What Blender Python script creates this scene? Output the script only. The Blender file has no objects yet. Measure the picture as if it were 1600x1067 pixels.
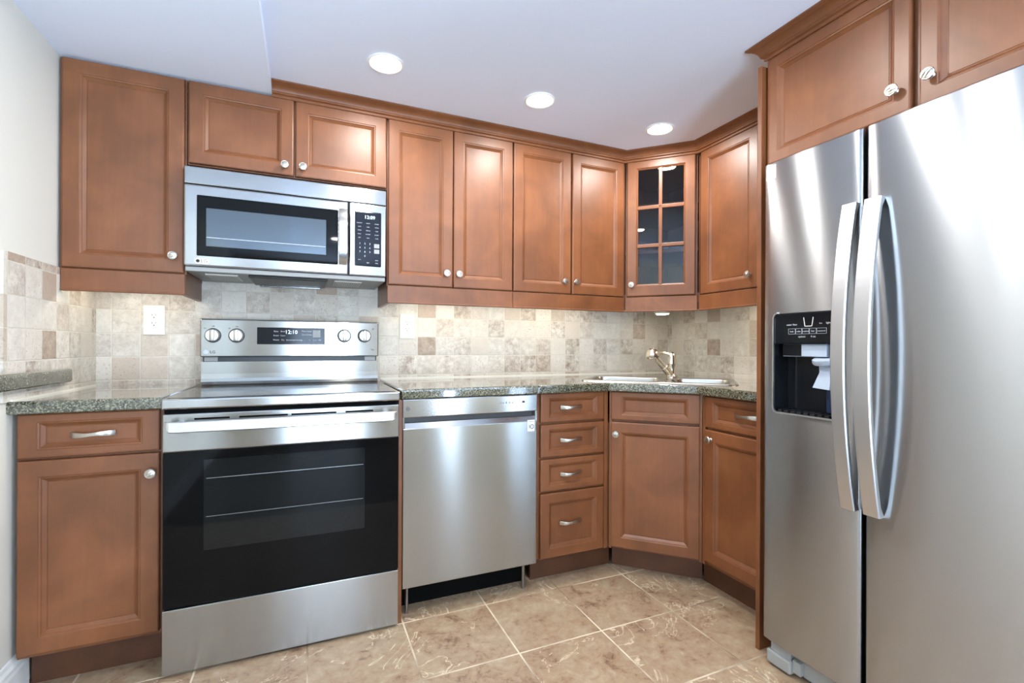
import bpy, bmesh, math, random
from mathutils import Vector, Matrix

random.seed(7)
scene = bpy.context.scene
COL = scene.collection

# ---------------------------------------------------------------- camera
cam_d = bpy.data.cameras.new('camera')
cam = bpy.data.objects.new('camera', cam_d)
COL.objects.link(cam)
_y, _r = math.radians(23.3052), math.radians(0.2549)
_f = Vector((math.sin(_y), math.cos(_y), 0))
_rt = Vector((math.cos(_y), -math.sin(_y), 0))
_up = Vector((0, 0, 1))
_r2 = _rt*math.cos(_r) + _up*math.sin(_r)
_u2 = -_rt*math.sin(_r) + _up*math.cos(_r)
M = Matrix((( _r2.x, _u2.x, -_f.x, 0.0), (_r2.y, _u2.y, -_f.y, 0.0), (_r2.z, _u2.z, -_f.z, 1.0881), (0, 0, 0, 1)))
cam.matrix_world = M
cam_d.sensor_width = 36
cam_d.lens = 743.452/1600*36
cam_d.shift_y = (540.487-533.5)/1600
cam_d.clip_start = 0.02
scene.camera = cam

# ---------------------------------------------------------------- light, world, exposure
scene.view_settings.view_transform = 'Standard'
scene.view_settings.look = 'None'
scene.view_settings.gamma = 1
scene.view_settings.exposure = 1.20
scene.view_settings.use_curve_mapping = False
W = bpy.data.worlds.new('world')
scene.world = W
W.use_nodes = True
_nt = W.node_tree; _bg = _nt.nodes['Background']
_bg.inputs[1].default_value = 1.0
_tc = _nt.nodes.new('ShaderNodeTexCoord'); _sx = _nt.nodes.new('ShaderNodeSeparateXYZ'); _rp = _nt.nodes.new('ShaderNodeValToRGB')
_nt.links.new(_tc.outputs['Generated'], _sx.inputs[0])
_mr = _nt.nodes.new('ShaderNodeMapRange'); _mr.inputs[1].default_value = -0.12; _mr.inputs[2].default_value = 0.08
_nt.links.new(_sx.outputs[2], _mr.inputs[0]); _nt.links.new(_mr.outputs[0], _rp.inputs[0])
_rp.color_ramp.elements[0].color = (10.5, 13.5, 17.5, 1)     # invented ground glow outside the windows, brightened to light the ceiling from below
_rp.color_ramp.elements[1].color = (2.4, 3.2, 4.2, 1)        # pale sky
_nt.links.new(_rp.outputs[0], _bg.inputs[0])
DOWNLIGHT = 150.0        # radiance of the recessed ceiling lamps
STRIP = 15.0             # radiance of the under-cabinet strips

# ---------------------------------------------------------------- material helpers
def mat(name):
    m = bpy.data.materials.new(name); m.use_nodes = True
    return m, m.node_tree, m.node_tree.nodes['Principled BSDF']
def srgb(r, g, b):
    def c(x):
        x /= 255.0
        return x/12.92 if x <= 0.04045 else ((x+0.055)/1.055)**2.4
    return (c(r), c(g), c(b), 1)
def plain(name, col, rough=0.5, metal=0.0, coat=0.0, emit=None, es=0.0, spec=0.5):
    m, nt, b = mat(name)
    b.inputs['Base Color'].default_value = col
    b.inputs['Roughness'].default_value = rough
    b.inputs['Metallic'].default_value = metal
    b.inputs['Coat Weight'].default_value = coat
    b.inputs['Specular IOR Level'].default_value = spec
    if emit:
        b.inputs['Emission Color'].default_value = emit
        b.inputs['Emission Strength'].default_value = es
    return m
def N(nt, t, **kw):
    n = nt.nodes.new(t)
    for k, v in kw.items():
        setattr(n, k, v)
    return n
def math_n(nt, op, a, b=None, c=None):
    n = N(nt, 'ShaderNodeMath', operation=op)
    for i, v in enumerate((a, b, c)):
        if v is None: continue
        if hasattr(v, 'links'): nt.links.new(v, n.inputs[i])
        else: n.inputs[i].default_value = v
    return n.outputs[0]
def noise(nt, vec, scale, detail=3, rough=0.5, dist=0.0):
    n = N(nt, 'ShaderNodeTexNoise')
    n.inputs['Scale'].default_value = scale; n.inputs['Detail'].default_value = detail
    n.inputs['Roughness'].default_value = rough; n.inputs['Distortion'].default_value = dist
    if vec is not None: nt.links.new(vec, n.inputs['Vector'])
    return n.outputs['Fac']
def mapping(nt, vec, scale=(1, 1, 1), loc=(0, 0, 0)):
    n = N(nt, 'ShaderNodeMapping')
    n.inputs['Scale'].default_value = scale; n.inputs['Location'].default_value = loc
    nt.links.new(vec, n.inputs['Vector']); return n.outputs[0]
def ramp(nt, fac, stops):
    n = N(nt, 'ShaderNodeValToRGB'); r = n.color_ramp
    while len(r.elements) < len(stops): r.elements.new(0.5)
    for e, (p, c) in zip(r.elements, stops): e.position = p; e.color = c
    nt.links.new(fac, n.inputs[0]); return n.outputs[0]
def mix(nt, fac, a, b, mode='MIX'):
    n = N(nt, 'ShaderNodeMix', data_type='RGBA', blend_type=mode)
    for s, v in ((n.inputs[0], fac), (n.inputs[6], a), (n.inputs[7], b)):
        if hasattr(v, 'links'): nt.links.new(v, s)
        else: s.default_value = v
    return n.outputs[2]
def bump(nt, h, bsdf, strength=0.2, dist=0.002):
    n = N(nt, 'ShaderNodeBump'); n.inputs['Strength'].default_value = strength; n.inputs['Distance'].default_value = dist
    nt.links.new(h, n.inputs['Height']); nt.links.new(n.outputs[0], bsdf.inputs['Normal'])
def objco(nt): return N(nt, 'ShaderNodeTexCoord').outputs['Object']
def geoco(nt): return N(nt, 'ShaderNodeNewGeometry').outputs['Position']

def wood(name, c0, c1, c2, rough=0.45, coat=0.6):
    m, nt, b = mat(name)
    p = geoco(nt)
    cloud = noise(nt, p, 5.0, 4, 0.55, 0.4)
    grain = noise(nt, mapping(nt, p, (55, 55, 4.0)), 1.0, 4, 0.6)
    f = math_n(nt, 'ADD', math_n(nt, 'MULTIPLY', cloud, 0.8), math_n(nt, 'MULTIPLY', grain, 0.2))
    col = ramp(nt, f, [(0.34, c0), (0.5, c1), (0.66, c2)])
    nt.links.new(col, b.inputs['Base Color'])
    b.inputs['Roughness'].default_value = rough
    b.inputs['Specular IOR Level'].default_value = 0.25
    b.inputs['Coat Weight'].default_value = coat
    b.inputs['Coat Roughness'].default_value = 0.40
    bump(nt, grain, b, 0.04, 0.001)
    return m
WOOD = wood('stained maple', srgb(104, 61, 32), srgb(118, 70, 38), srgb(131, 80, 45))
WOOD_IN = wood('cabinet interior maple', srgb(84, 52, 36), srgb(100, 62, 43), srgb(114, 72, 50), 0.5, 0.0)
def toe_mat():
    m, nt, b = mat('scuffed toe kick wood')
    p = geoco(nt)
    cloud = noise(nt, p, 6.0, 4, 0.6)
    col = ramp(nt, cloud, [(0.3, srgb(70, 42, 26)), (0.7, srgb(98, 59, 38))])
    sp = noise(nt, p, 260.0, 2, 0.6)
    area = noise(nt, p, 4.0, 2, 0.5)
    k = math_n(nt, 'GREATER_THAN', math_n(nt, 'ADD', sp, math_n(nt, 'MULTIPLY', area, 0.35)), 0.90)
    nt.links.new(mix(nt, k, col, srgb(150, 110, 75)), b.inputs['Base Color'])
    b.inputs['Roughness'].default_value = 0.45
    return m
TOE = toe_mat()

def steel(name, col=(0.38, 0.378, 0.36, 1), rough=0.22, aniso=0.97, rot=0.25):
    m, nt, b = mat(name)
    b.inputs['Base Color'].default_value = col
    b.inputs['Metallic'].default_value = 1.0
    b.inputs['Anisotropic'].default_value = aniso
    b.inputs['Anisotropic Rotation'].default_value = rot
    t = N(nt, 'ShaderNodeTangent', direction_type='UV_MAP', uv_map='UVMap')
    nt.links.new(t.outputs[0], b.inputs['Tangent'])
    b.inputs['Roughness'].default_value = rough
    return m
STEEL = steel('brushed stainless steel')
STEEL_F = steel('fridge stainless steel', (0.45, 0.462, 0.475, 1), 0.26, 0.97)
STEEL_S = steel('smooth stainless steel', (0.40, 0.40, 0.395, 1), 0.18, 0.6)
HANDLE = steel('satin handle steel', (0.66, 0.665, 0.67, 1), 0.36, 0.2)
NICKEL = plain('satin nickel', srgb(186, 180, 170), 0.30, 1.0)
CHROME = plain('polished sink steel', srgb(178, 176, 170), 0.27, 1.0)
FAUCET = plain('brushed nickel', srgb(222, 214, 200), 0.24, 1.0)
BLACKG = plain('black glass', (0.004, 0.004, 0.004, 1), 0.03, 0, 0.0, spec=0.14)
COOKG = plain('cooktop black glass', (0.010, 0.010, 0.011, 1), 0.06, 0, 0.0, spec=0.7)
PANELG = plain('control panel glass', (0.010, 0.012, 0.018, 1), 0.10, spec=0.22)
BLACKP = plain('black plastic', (0.012, 0.012, 0.013, 1), 0.38)
DARKP = plain('dark grey plastic', (0.05, 0.05, 0.052, 1), 0.4)
GREYP = plain('grey plastic', srgb(150, 150, 146), 0.45)
PALEG = plain('pale translucent grey plastic', srgb(176, 186, 200), 0.3)
WHITEP = plain('white plastic', srgb(240, 238, 228), 0.35)
IVORY = plain('ivory outlet plastic', srgb(238, 234, 216), 0.35)
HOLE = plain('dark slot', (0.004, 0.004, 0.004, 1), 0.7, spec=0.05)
PAPER = plain('white paper label', srgb(236, 238, 238), 0.5)
INK = plain('grey printed ink', srgb(96, 96, 96), 0.6)
INKD = plain('black printed ink', srgb(30, 30, 32), 0.6)
LEGEND = plain('white printed legend', srgb(196, 200, 206), 0.5)
DIGIT = plain('lit clock digits', (0.6, 0.8, 0.9, 1), 0.4, emit=(0.75, 0.92, 1.0, 1), es=0.7)
CAULK = plain('white caulk', srgb(232, 228, 214), 0.5)
PAINT = plain('cream wall paint', srgb(212, 208, 196), 0.75)
CEILM = plain('white ceiling paint', srgb(230, 238, 252), 0.85)
TRIMW = plain('white trim paint', srgb(232, 231, 226), 0.4)
RACK = plain('wire rack steel', srgb(150, 150, 150), 0.3, 1.0)
LAMP = plain('frosted lamp diffuser', (1, 1, 1, 1), 0.5, emit=(1.0, 0.97, 0.93, 1), es=DOWNLIGHT)
STRIPM = plain('under cabinet lamp diffuser', (1, 1, 1, 1), 0.5, emit=(1.0, 0.93, 0.78, 1), es=STRIP)
def glass_m():
    m, nt, b = mat('clear cabinet glass')
    out = nt.nodes['Material Output']
    g = N(nt, 'ShaderNodeBsdfGlossy'); g.inputs['Roughness'].default_value = 0.01
    t = N(nt, 'ShaderNodeBsdfTransparent'); t.inputs[0].default_value = (0.78, 0.78, 0.80, 1)
    fr = N(nt, 'ShaderNodeFresnel'); fr.inputs[0].default_value = 1.6
    mx = N(nt, 'ShaderNodeMixShader')
    f = math_n(nt, 'MINIMUM', math_n(nt, 'MULTIPLY', fr.outputs[0], 0.8), 1.0)
    nt.links.new(f, mx.inputs[0]); nt.links.new(t.outputs[0], mx.inputs[1]); nt.links.new(g.outputs[0], mx.inputs[2])
    nt.links.new(mx.outputs[0], out.inputs[0])
    return m
GLASS = glass_m()

def granite_m():
    m, nt, b = mat('green grey granite')
    p = geoco(nt)
    n1 = noise(nt, p, 380.0, 3, 0.7)
    n2 = noise(nt, p, 150.0, 3, 0.6, 0.5)
    v = N(nt, 'ShaderNodeTexVoronoi'); v.inputs['Scale'].default_value = 300.0
    nt.links.new(p, v.inputs['Vector'])
    sep = N(nt, 'ShaderNodeSeparateColor'); nt.links.new(v.outputs['Color'], sep.inputs[0])
    f = math_n(nt, 'ADD', math_n(nt, 'MULTIPLY', sep.outputs[0], 0.45), math_n(nt, 'ADD', math_n(nt, 'MULTIPLY', n1, 0.35), math_n(nt, 'MULTIPLY', n2, 0.30)))
    col = ramp(nt, f, [(0.30, srgb(22, 24, 20)), (0.46, srgb(60, 62, 52)), (0.62, srgb(98, 98, 80)), (0.80, srgb(146, 144, 122))])
    nt.links.new(col, b.inputs['Base Color'])
    b.inputs['Roughness'].default_value = 0.10
    b.inputs['Coat Weight'].default_value = 1.0
    b.inputs['Coat Roughness'].default_value = 0.03
    b.inputs['Coat IOR'].default_value = 1.6
    return m
GRANITE = granite_m()

def tile_m(name, au, av, ou, ov, pitch=0.1001):
    """tumbled stone tiles; au/av: axes (0,1,2) of the position that run across and up the wall"""
    m, nt, b = mat(name)
    p = geoco(nt)
    s = N(nt, 'ShaderNodeSeparateXYZ'); nt.links.new(p, s.inputs[0])
    wob = noise(nt, p, 45.0, 3, 0.6)
    w2 = math_n(nt, 'MULTIPLY', math_n(nt, 'SUBTRACT', wob, 0.5), 0.05)
    u = math_n(nt, 'MULTIPLY', math_n(nt, 'SUBTRACT', s.outputs[au], ou), 1/pitch)
    v = math_n(nt, 'MULTIPLY', math_n(nt, 'SUBTRACT', s.outputs[av], ov), 1/pitch)
    cu, cv = math_n(nt, 'FLOOR', u), math_n(nt, 'FLOOR', v)
    def edge(x, c):
        f = math_n(nt, 'SUBTRACT', x, c)
        return math_n(nt, 'MINIMUM', f, math_n(nt, 'SUBTRACT', 1.0, f))
    e = math_n(nt, 'ADD', math_n(nt, 'MINIMUM', edge(u, cu), edge(v, cv)), w2)
    cell = N(nt, 'ShaderNodeCombineXYZ'); nt.links.new(cu, cell.inputs[0]); nt.links.new(cv, cell.inputs[1])
    wn = N(nt, 'ShaderNodeTexWhiteNoise', noise_dimensions='3D'); nt.links.new(cell.outputs[0], wn.inputs['Vector'])
    sc = N(nt, 'ShaderNodeSeparateColor'); nt.links.new(wn.outputs['Color'], sc.inputs[0])
    base = ramp(nt, wn.outputs['Value'], [(0.0, srgb(212, 204, 190)), (0.5, srgb(218, 211, 198)), (0.74, srgb(208, 197, 182)), (0.88, srgb(194, 178, 160)), (1.0, srgb(178, 158, 140))])
    off = N(nt, 'ShaderNodeVectorMath', operation='MULTIPLY_ADD')
    nt.links.new(wn.outputs['Color'], off.inputs[0]); off.inputs[1].default_value = (7, 7, 7); nt.links.new(p, off.inputs[2])
    cl = noise(nt, off.outputs[0], 26.0, 7, 0.74, 0.25)
    stain = ramp(nt, cl, [(0.38, (0, 0, 0, 1)), (0.66, (1, 1, 1, 1))])
    amt = math_n(nt, 'MULTIPLY', stain, math_n(nt, 'ADD', 0.12, math_n(nt, 'MULTIPLY', math_n(nt, 'POWER', sc.outputs[1], 1.6), 0.85)))
    c1 = mix(nt, amt, base, srgb(136, 114, 94))
    pit = noise(nt, off.outputs[0], 120.0, 4, 0.7)
    pits = math_n(nt, 'MULTIPLY', math_n(nt, 'GREATER_THAN', pit, 0.61), math_n(nt, 'MULTIPLY', sc.outputs[2], 0.55))
    c2 = mix(nt, pits, c1, srgb(118, 96, 78))
    g = N(nt, 'ShaderNodeMapRange'); g.inputs[1].default_value = 0.012; g.inputs[2].default_value = 0.03
    nt.links.new(e, g.inputs[0])
    c3 = mix(nt, g.outputs[0], srgb(206, 198, 182), c2)
    nt.links.new(c3, b.inputs['Base Color'])
    b.inputs['Roughness'].default_value = 0.55
    hh = math_n(nt, 'SUBTRACT', math_n(nt, 'ADD', g.outputs[0], math_n(nt, 'MULTIPLY', cl, 0.5)), math_n(nt, 'MULTIPLY', pits, 0.6))
    bump(nt, hh, b, 0.55, 0.002)
    return m
TILE_B = tile_m('tumbled stone tile back', 0, 2, 0.340, 0.935)
TILE_L = tile_m('tumbled stone tile side', 1, 2, 1.882, 0.935)

def floor_m():
    m, nt, b = mat('beige stone look floor tile')
    p = geoco(nt)
    s = N(nt, 'ShaderNodeSeparateXYZ'); nt.links.new(p, s.inputs[0])
    P = 0.3450
    u = math_n(nt, 'MULTIPLY', math_n(nt, 'SUBTRACT', s.outputs[0], 0.350), 1/P)
    v = math_n(nt, 'MULTIPLY', math_n(nt, 'SUBTRACT', s.outputs[1], 1.880), 1/P)
    cu, cv = math_n(nt, 'FLOOR', u), math_n(nt, 'FLOOR', v)
    def edge(x, c):
        f = math_n(nt, 'SUBTRACT', x, c)
        return math_n(nt, 'MINIMUM', f, math_n(nt, 'SUBTRACT', 1.0, f))
    e = math_n(nt, 'MINIMUM', edge(u, cu), edge(v, cv))
    cell = N(nt, 'ShaderNodeCombineXYZ'); nt.links.new(cu, cell.inputs[0]); nt.links.new(cv, cell.inputs[1])
    wn = N(nt, 'ShaderNodeTexWhiteNoise', noise_dimensions='3D'); nt.links.new(cell.outputs[0], wn.inputs['Vector'])
    off = N(nt, 'ShaderNodeVectorMath', operation='MULTIPLY_ADD')
    nt.links.new(wn.outputs['Color'], off.inputs[0]); off.inputs[1].default_value = (9, 9, 9); nt.links.new(p, off.inputs[2])
    q = off.outputs[0]
    c1 = noise(nt, q, 9.0, 8, 0.70, 0.9)
    c2 = noise(nt, q, 38.0, 6, 0.7, 0.6)
    f = math_n(nt, 'ADD', math_n(nt, 'MULTIPLY', c1, 0.6), math_n(nt, 'MULTIPLY', c2, 0.4))
    col = ramp(nt, f, [(0.36, srgb(108, 82, 62)), (0.45, srgb(150, 123, 97)), (0.54, srgb(160, 138, 111)), (0.68, srgb(176, 158, 132))])
    warp = noise(nt, q, 4.0, 4, 0.6, 1.5)
    vein = math_n(nt, 'ABSOLUTE', math_n(nt, 'SUBTRACT', warp, 0.5))
    vm = N(nt, 'ShaderNodeMapRange'); vm.inputs[1].default_value = 0.0; vm.inputs[2].default_value = 0.010
    vm.inputs[3].default_value = 0.75; vm.inputs[4].default_value = 0.0
    nt.links.new(vein, vm.inputs[0])
    seg = math_n(nt, 'GREATER_THAN', noise(nt, q, 3.0, 1, 0.5), 0.52)
    col = mix(nt, math_n(nt, 'MULTIPLY', vm.outputs[0], seg), col, srgb(222, 204, 176))
    g = N(nt, 'ShaderNodeMapRange'); g.inputs[1].default_value = 0.007; g.inputs[2].default_value = 0.011
    nt.links.new(e, g.inputs[0])
    dirt = noise(nt, p, 3.0, 3, 0.6)
    grout = ramp(nt, dirt, [(0.38, srgb(132, 112, 90)), (0.6, srgb(214, 198, 170))])
    c3 = mix(nt, g.outputs[0], grout, col)
    nt.links.new(c3, b.inputs['Base Color'])
    nt.links.new(math_n(nt, 'SUBTRACT', 0.62, math_n(nt, 'MULTIPLY', g.outputs[0], 0.22)), b.inputs['Roughness'])
    bump(nt, math_n(nt, 'ADD', g.outputs[0], math_n(nt, 'MULTIPLY', c2, 0.25)), b, 0.35, 0.002)
    return m
FLOORM = floor_m()

# ---------------------------------------------------------------- mesh helpers
class MB:
    def __init__(self): self.b = bmesh.new()
    def box(self, x0, x1, y0, y1, z0, z1, bev=0.0, seg=2):
        t = bmesh.new()
        bmesh.ops.create_cube(t, size=1.0)
        for v in t.verts:
            v.co = Vector((x0 + (v.co.x+.5)*(x1-x0), y0 + (v.co.y+.5)*(y1-y0), z0 + (v.co.z+.5)*(z1-z0)))
        if bev > 0: bmesh.ops.bevel(t, geom=t.edges[:], offset=bev, segments=seg, profile=0.5, affect='EDGES')
        return self.add(t)
    def add(self, t, mtx=None):
        me = bpy.data.meshes.new('tmp'); t.to_mesh(me); t.free()
        if mtx is not None: me.transform(mtx)
        self.b.from_mesh(me); bpy.data.meshes.remove(me)
        return self
    def poly(self, pts, faces):
        vs = [self.b.verts.new(p) for p in pts]
        for f in faces:
            try: self.b.faces.new([vs[i] for i in f])
            except ValueError: pass
        return self
    def prism(self, outline, z0, z1):
        n = len(outline)
        pts = [(x, y, z0) for x, y in outline] + [(x, y, z1) for x, y in outline]
        fs = [list(range(n))[::-1], list(range(n, 2*n))] + [[i, (i+1) % n, n+(i+1) % n, n+i] for i in range(n)]
        return self.poly(pts, fs)
    def lathe(self, prof, origin=(0, 0, 0), axis=(0, 0, 1), n=24, caps=True):
        a = Vector(axis).normalized(); q = Vector((0, 0, 1)).rotation_difference(a); o = Vector(origin)
        rows = []
        for r, h in prof:
            if r < 1e-6: rows.append([self.b.verts.new(o + q @ Vector((0, 0, h)))]); continue
            rows.append([self.b.verts.new(o + q @ Vector((r*math.cos(2*math.pi*i/n), r*math.sin(2*math.pi*i/n), h))) for i in range(n)])
        for A, B in zip(rows[:-1], rows[1:]):
            for i in range(n):
                j = (i+1) % n
                if len(A) == 1 and len(B) == 1: continue
                if len(A) == 1: self.b.faces.new((A[0], B[j], B[i])) if False else self.b.faces.new((A[0], B[i], B[j]))
                elif len(B) == 1: self.b.faces.new((A[i], A[j], B[0]))
                else: self.b.faces.new((A[i], A[j], B[j], B[i]))
        if caps:
            for R in (rows[0], rows[-1]):
                if len(R) > 1: self.b.faces.new(R)
        return self
    def cyl(self, c, axis, r, h, n=24):
        return self.lathe([(r, 0), (r, h)], c, axis, n)
    def sweep(self, path, section, up=(0, 0, 1), scales=None):
        """section: list of (a,b): a along side, b along up'"""
        P = [Vector(p) for p in path]; rows = []
        for i, p in enumerate(P):
            t = (P[min(i+1, len(P)-1)] - P[max(i-1, 0)]).normalized()
            s = t.cross(Vector(up)).normalized(); u = s.cross(t).normalized()
            k = scales[i] if scales else 1.0
            rows.append([self.b.verts.new(p + s*a*k + u*b*k) for a, b in section])
        n = len(section)
        for A, B in zip(rows[:-1], rows[1:]):
            for i in range(n): self.b.faces.new((A[i], A[(i+1) % n], B[(i+1) % n], B[i]))
        self.b.faces.new(rows[0]); self.b.faces.new(rows[-1])
        return self
    def tube(self, path, r, n=12, up=(0, 0, 1), scales=None):
        return self.sweep(path, [(r*math.cos(2*math.pi*i/n), r*math.sin(2*math.pi*i/n)) for i in range(n)], up, scales)
    def text(self, items, y=0.0, ext=0.0002):
        """items: (string, x, z, size, align) lettering that faces -Y"""
        for s, x, z, size, al in items:
            c = bpy.data.curves.new('tmp', 'FONT'); c.body = s; c.size = size; c.align_x = al; c.align_y = 'CENTER'; c.extrude = ext; c.resolution_u = 2
            o = bpy.data.objects.new('tmp', c); COL.objects.link(o)
            dg = bpy.context.evaluated_depsgraph_get()
            me = bpy.data.meshes.new_from_object(o.evaluated_get(dg))
            me.transform(Matrix(((1, 0, 0, x), (0, 0, -1, y), (0, 1, 0, z), (0, 0, 0, 1))))
            self.b.from_mesh(me); bpy.data.meshes.remove(me)
            bpy.data.objects.remove(o); bpy.data.curves.remove(c)
        return self
    def obj(self, name, m, parent=None, smooth=False, label=None, fixn=True):
        b = self.b
        if fixn: bmesh.ops.recalc_face_normals(b, faces=b.faces[:])
        uvl = b.loops.layers.uv.new('UVMap')
        for f in b.faces:
            n = f.normal
            for l in f.loops:
                c = l.vert.co
                if abs(n.z) > 0.75: l[uvl].uv = (c.x, c.y)
                elif abs(n.x) > 0.8: l[uvl].uv = (c.y, c.z)
                else: l[uvl].uv = (c.x, c.z)
        me = bpy.data.meshes.new(name); b.to_mesh(me); b.free()
        me.materials.append(m)
        if smooth:
            for p in me.polygons: p.use_smooth = True
            try: me.set_sharp_from_angle(angle=math.radians(35))
            except Exception: pass
        o = bpy.data.objects.new(name, me); COL.objects.link(o)
        if parent is not None: o.parent = parent
        if label: o['label'] = label
        return o

def thing(name, label, cat, loc=(0, 0, 0), rot=0.0, group=None):
    o = bpy.data.objects.new(name, None); COL.objects.link(o)
    o.empty_display_size = 0.1
    o.location = loc; o.rotation_euler = (0, 0, rot)
    o['label'] = label; o['category'] = cat
    if group: o['group'] = group
    return o
def tag(o, label, cat, group=None):
    o['label'] = label; o['category'] = cat
    if group: o['group'] = group
    return o
def struct(name, mb, m, label=None):
    o = mb.obj(name, m); o['kind'] = 'structure'
    if label: o['label'] = label
    return o

# ---------------------------------------------------------------- measured places (metres; camera above the origin)
XL, XR, YW = -0.823, 2.238, 2.536        # left wall, right wall, back wall
ZC = 2.166                               # ceiling
YB = 1.915                               # base cabinet door faces, back run
YU = 2.2009                              # upper cabinet door faces, back run
XRB = 1.620                              # base door faces, right run
XRU = 1.903                              # upper door faces, right run
ZT, ZTB = 0.914, 0.875                   # worktop top and underside
YF = -2.3                                # wall behind the camera
PI = math.pi

# ---------------------------------------------------------------- the room
struct('floor', MB().box(XL-.1, 3.4, 0.35, YW+.1, -0.06, 0.0), FLOORM)
def planks_m():
    m, nt, b = mat('dark plank floor')
    p = geoco(nt)
    br = N(nt, 'ShaderNodeTexBrick'); nt.links.new(mapping(nt, p, (1, 1, 1)), br.inputs['Vector'])
    br.inputs['Scale'].default_value = 1.0; br.inputs['Brick Width'].default_value = 1.1; br.inputs['Row Height'].default_value = 0.125; br.inputs['Mortar Size'].default_value = 0.0025
    br.inputs['Color1'].default_value = srgb(62, 50, 42); br.inputs['Color2'].default_value = srgb(82, 68, 57); br.inputs['Mortar'].default_value = srgb(22, 18, 15)
    nt.links.new(br.outputs['Color'], b.inputs['Base Color']); b.inputs['Roughness'].default_value = 0.4
    return m
struct('floor.001', MB().box(XL-.1, 3.4, YF-.1, 0.35, -0.06, 0.0), planks_m())
struct('ceiling', MB().box(XL-.1, 3.4, YF-.1, YW+.1, ZC, ZC+.06), CEILM)
struct('wall_left', MB().box(XL-.1, XL, YF-.1, YW+.1, 0, ZC), PAINT)
struct('wall_back', MB().box(XL-.1, 3.4, YW, YW+.1, 0, ZC), PAINT)
XE = 3.3                                 # far right wall of the room beyond the fridge
def window(name, horiz, at, a0, a1, z0, z1, bars, out):
    """frame and daylight portal of an opening; horiz: the wall runs along x; out: outward sign"""
    m = MB(); d0, d1 = sorted((at+out*.02, at+out*.08))
    def bx(a, b_, c, d):
        if horiz: m.box(a, b_, d0, d1, c, d, .004)
        else: m.box(d0, d1, a, b_, c, d, .004)
    for a in [a0, a1-.05] + bars: bx(a, a+.05, z0, z1)
    for c in (z0, z1-.05): bx(a0, a1, c, c+.05)
    struct(name, m, TRIMW)
    pl = bpy.data.lights.new('daylight_portal', 'AREA'); pl.shape = 'RECTANGLE'; pl.size = a1-a0; pl.size_y = z1-z0
    pl.cycles.is_portal = True
    po = bpy.data.objects.new('daylight_portal', pl); COL.objects.link(po)
    if horiz: po.location = ((a0+a1)/2, at+out*.09, (z0+z1)/2); po.rotation_euler = (PI/2 if out < 0 else -PI/2, 0, 0)
    else: po.location = (at+out*.09, (a0+a1)/2, (z0+z1)/2); po.rotation_euler = (PI/2, 0, PI/2 if out > 0 else -PI/2)
def wall_x(y0, y1, x0, x1, holes):
    m = MB(); x = x0
    for a0, a1, z0, z1 in holes:
        m.box(x, a0, y0, y1, 0, ZC); m.box(a0, a1, y0, y1, 0, z0); m.box(a0, a1, y0, y1, z1, ZC); x = a1
    return m.box(x, x1, y0, y1, 0, ZC)
WIN = [(-.22, .62, .06, 2.08), (1.62, 1.86, .06, 2.08)]
EWIN = (-2.1, -.15, .06, 2.10)
struct('wall_right', MB().box(XR, XR+.1, 0.1, YW+.1, 0, ZC).box(XR, XE, 0.0, 0.1, 0, ZC)
       .box(XE, XE+.1, YF-.1, EWIN[0], 0, ZC).box(XE, XE+.1, EWIN[1], .1, 0, ZC).box(XE, XE+.1, EWIN[0], EWIN[1], 0, EWIN[2]).box(XE, XE+.1, EWIN[0], EWIN[1], EWIN[3], ZC), PAINT)
struct('wall_front', wall_x(YF-.1, YF, XL-.1, XE+.1, WIN), plain('taupe wall paint', srgb(176, 156, 126), 0.8))
window('window_1', True, YF, *WIN[0], [], -1)
window('window_2', True, YF, *WIN[1], [], -1)
window('added_window_3', False, XE, *EWIN, [-1.15], 1)  # unseen window, added to brighten the ceiling and left wall
struct('trim_1', MB().box(XL, -0.1375, -1.2, YW, 2.128, ZC), CEILM)      # dropped soffit over the left cabinets
# tiled backsplash
struct('trim_2', MB().box(XL, XR, 2.526, YW, 0.80, 1.45), TILE_B)
struct('trim_3', MB().box(XL, XL+.009, 1.862, 2.526, ZT+.0005, 1.362), TILE_L)
struct('trim_4', MB().box(XR-.009, XR, 1.234, 2.526, 0.86, 1.45), TILE_L)
bb = MB()
prof = [(0, 0), (.014, 0), (.014, .085), (.011, .095), (.011, .105), (.006, .115), (.004, .128), (0, .13)]
bb.poly([(XL+a, y, z) for y in (YF, 2.000) for a, z in prof],
        [[i, (i+1) % 8, 8+(i+1) % 8, 8+i] for i in range(8)] + [list(range(8)), list(range(8, 16))])
struct('baseboard_left', bb, TRIMW)

# ---------------------------------------------------------------- cabinet building blocks (local: x right, y into the wall, z up; faces near y=0)
def front(x0, x1, z0, z1, fx=0.057, fz=None, th=0.020):
    fz = fx if fz is None else fz
    m = MB()
    rings = [(0, 0, th), (0, 0, .0045), (.0015, .0015, .0015), (.005, .005, 0), (fx-.010, fz-.010, 0), (fx-.008, fz-.008, .0022), (fx-.004, fz-.004, .0030),
             (fx-.002, fz-.002, .0060), (fx+.007, fz+.007, .0135), (fx+.0085, fz+.0085, .0135), (fx+.010, fz+.010, .0120)]
    rows = []
    for ix, iz, y in rings:
        rows.append([m.b.verts.new(p) for p in ((x0+ix, y, z0+iz), (x1-ix, y, z0+iz), (x1-ix, y, z1-iz), (x0+ix, y, z1-iz))])
    for A, B in zip(rows[:-1], rows[1:]):
        for i in range(4): m.b.faces.new((A[i], A[(i+1) % 4], B[(i+1) % 4], B[i]))
    m.b.faces.new(rows[0]); m.b.faces.new(rows[-1])
    return m
KNOB = MB()
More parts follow.
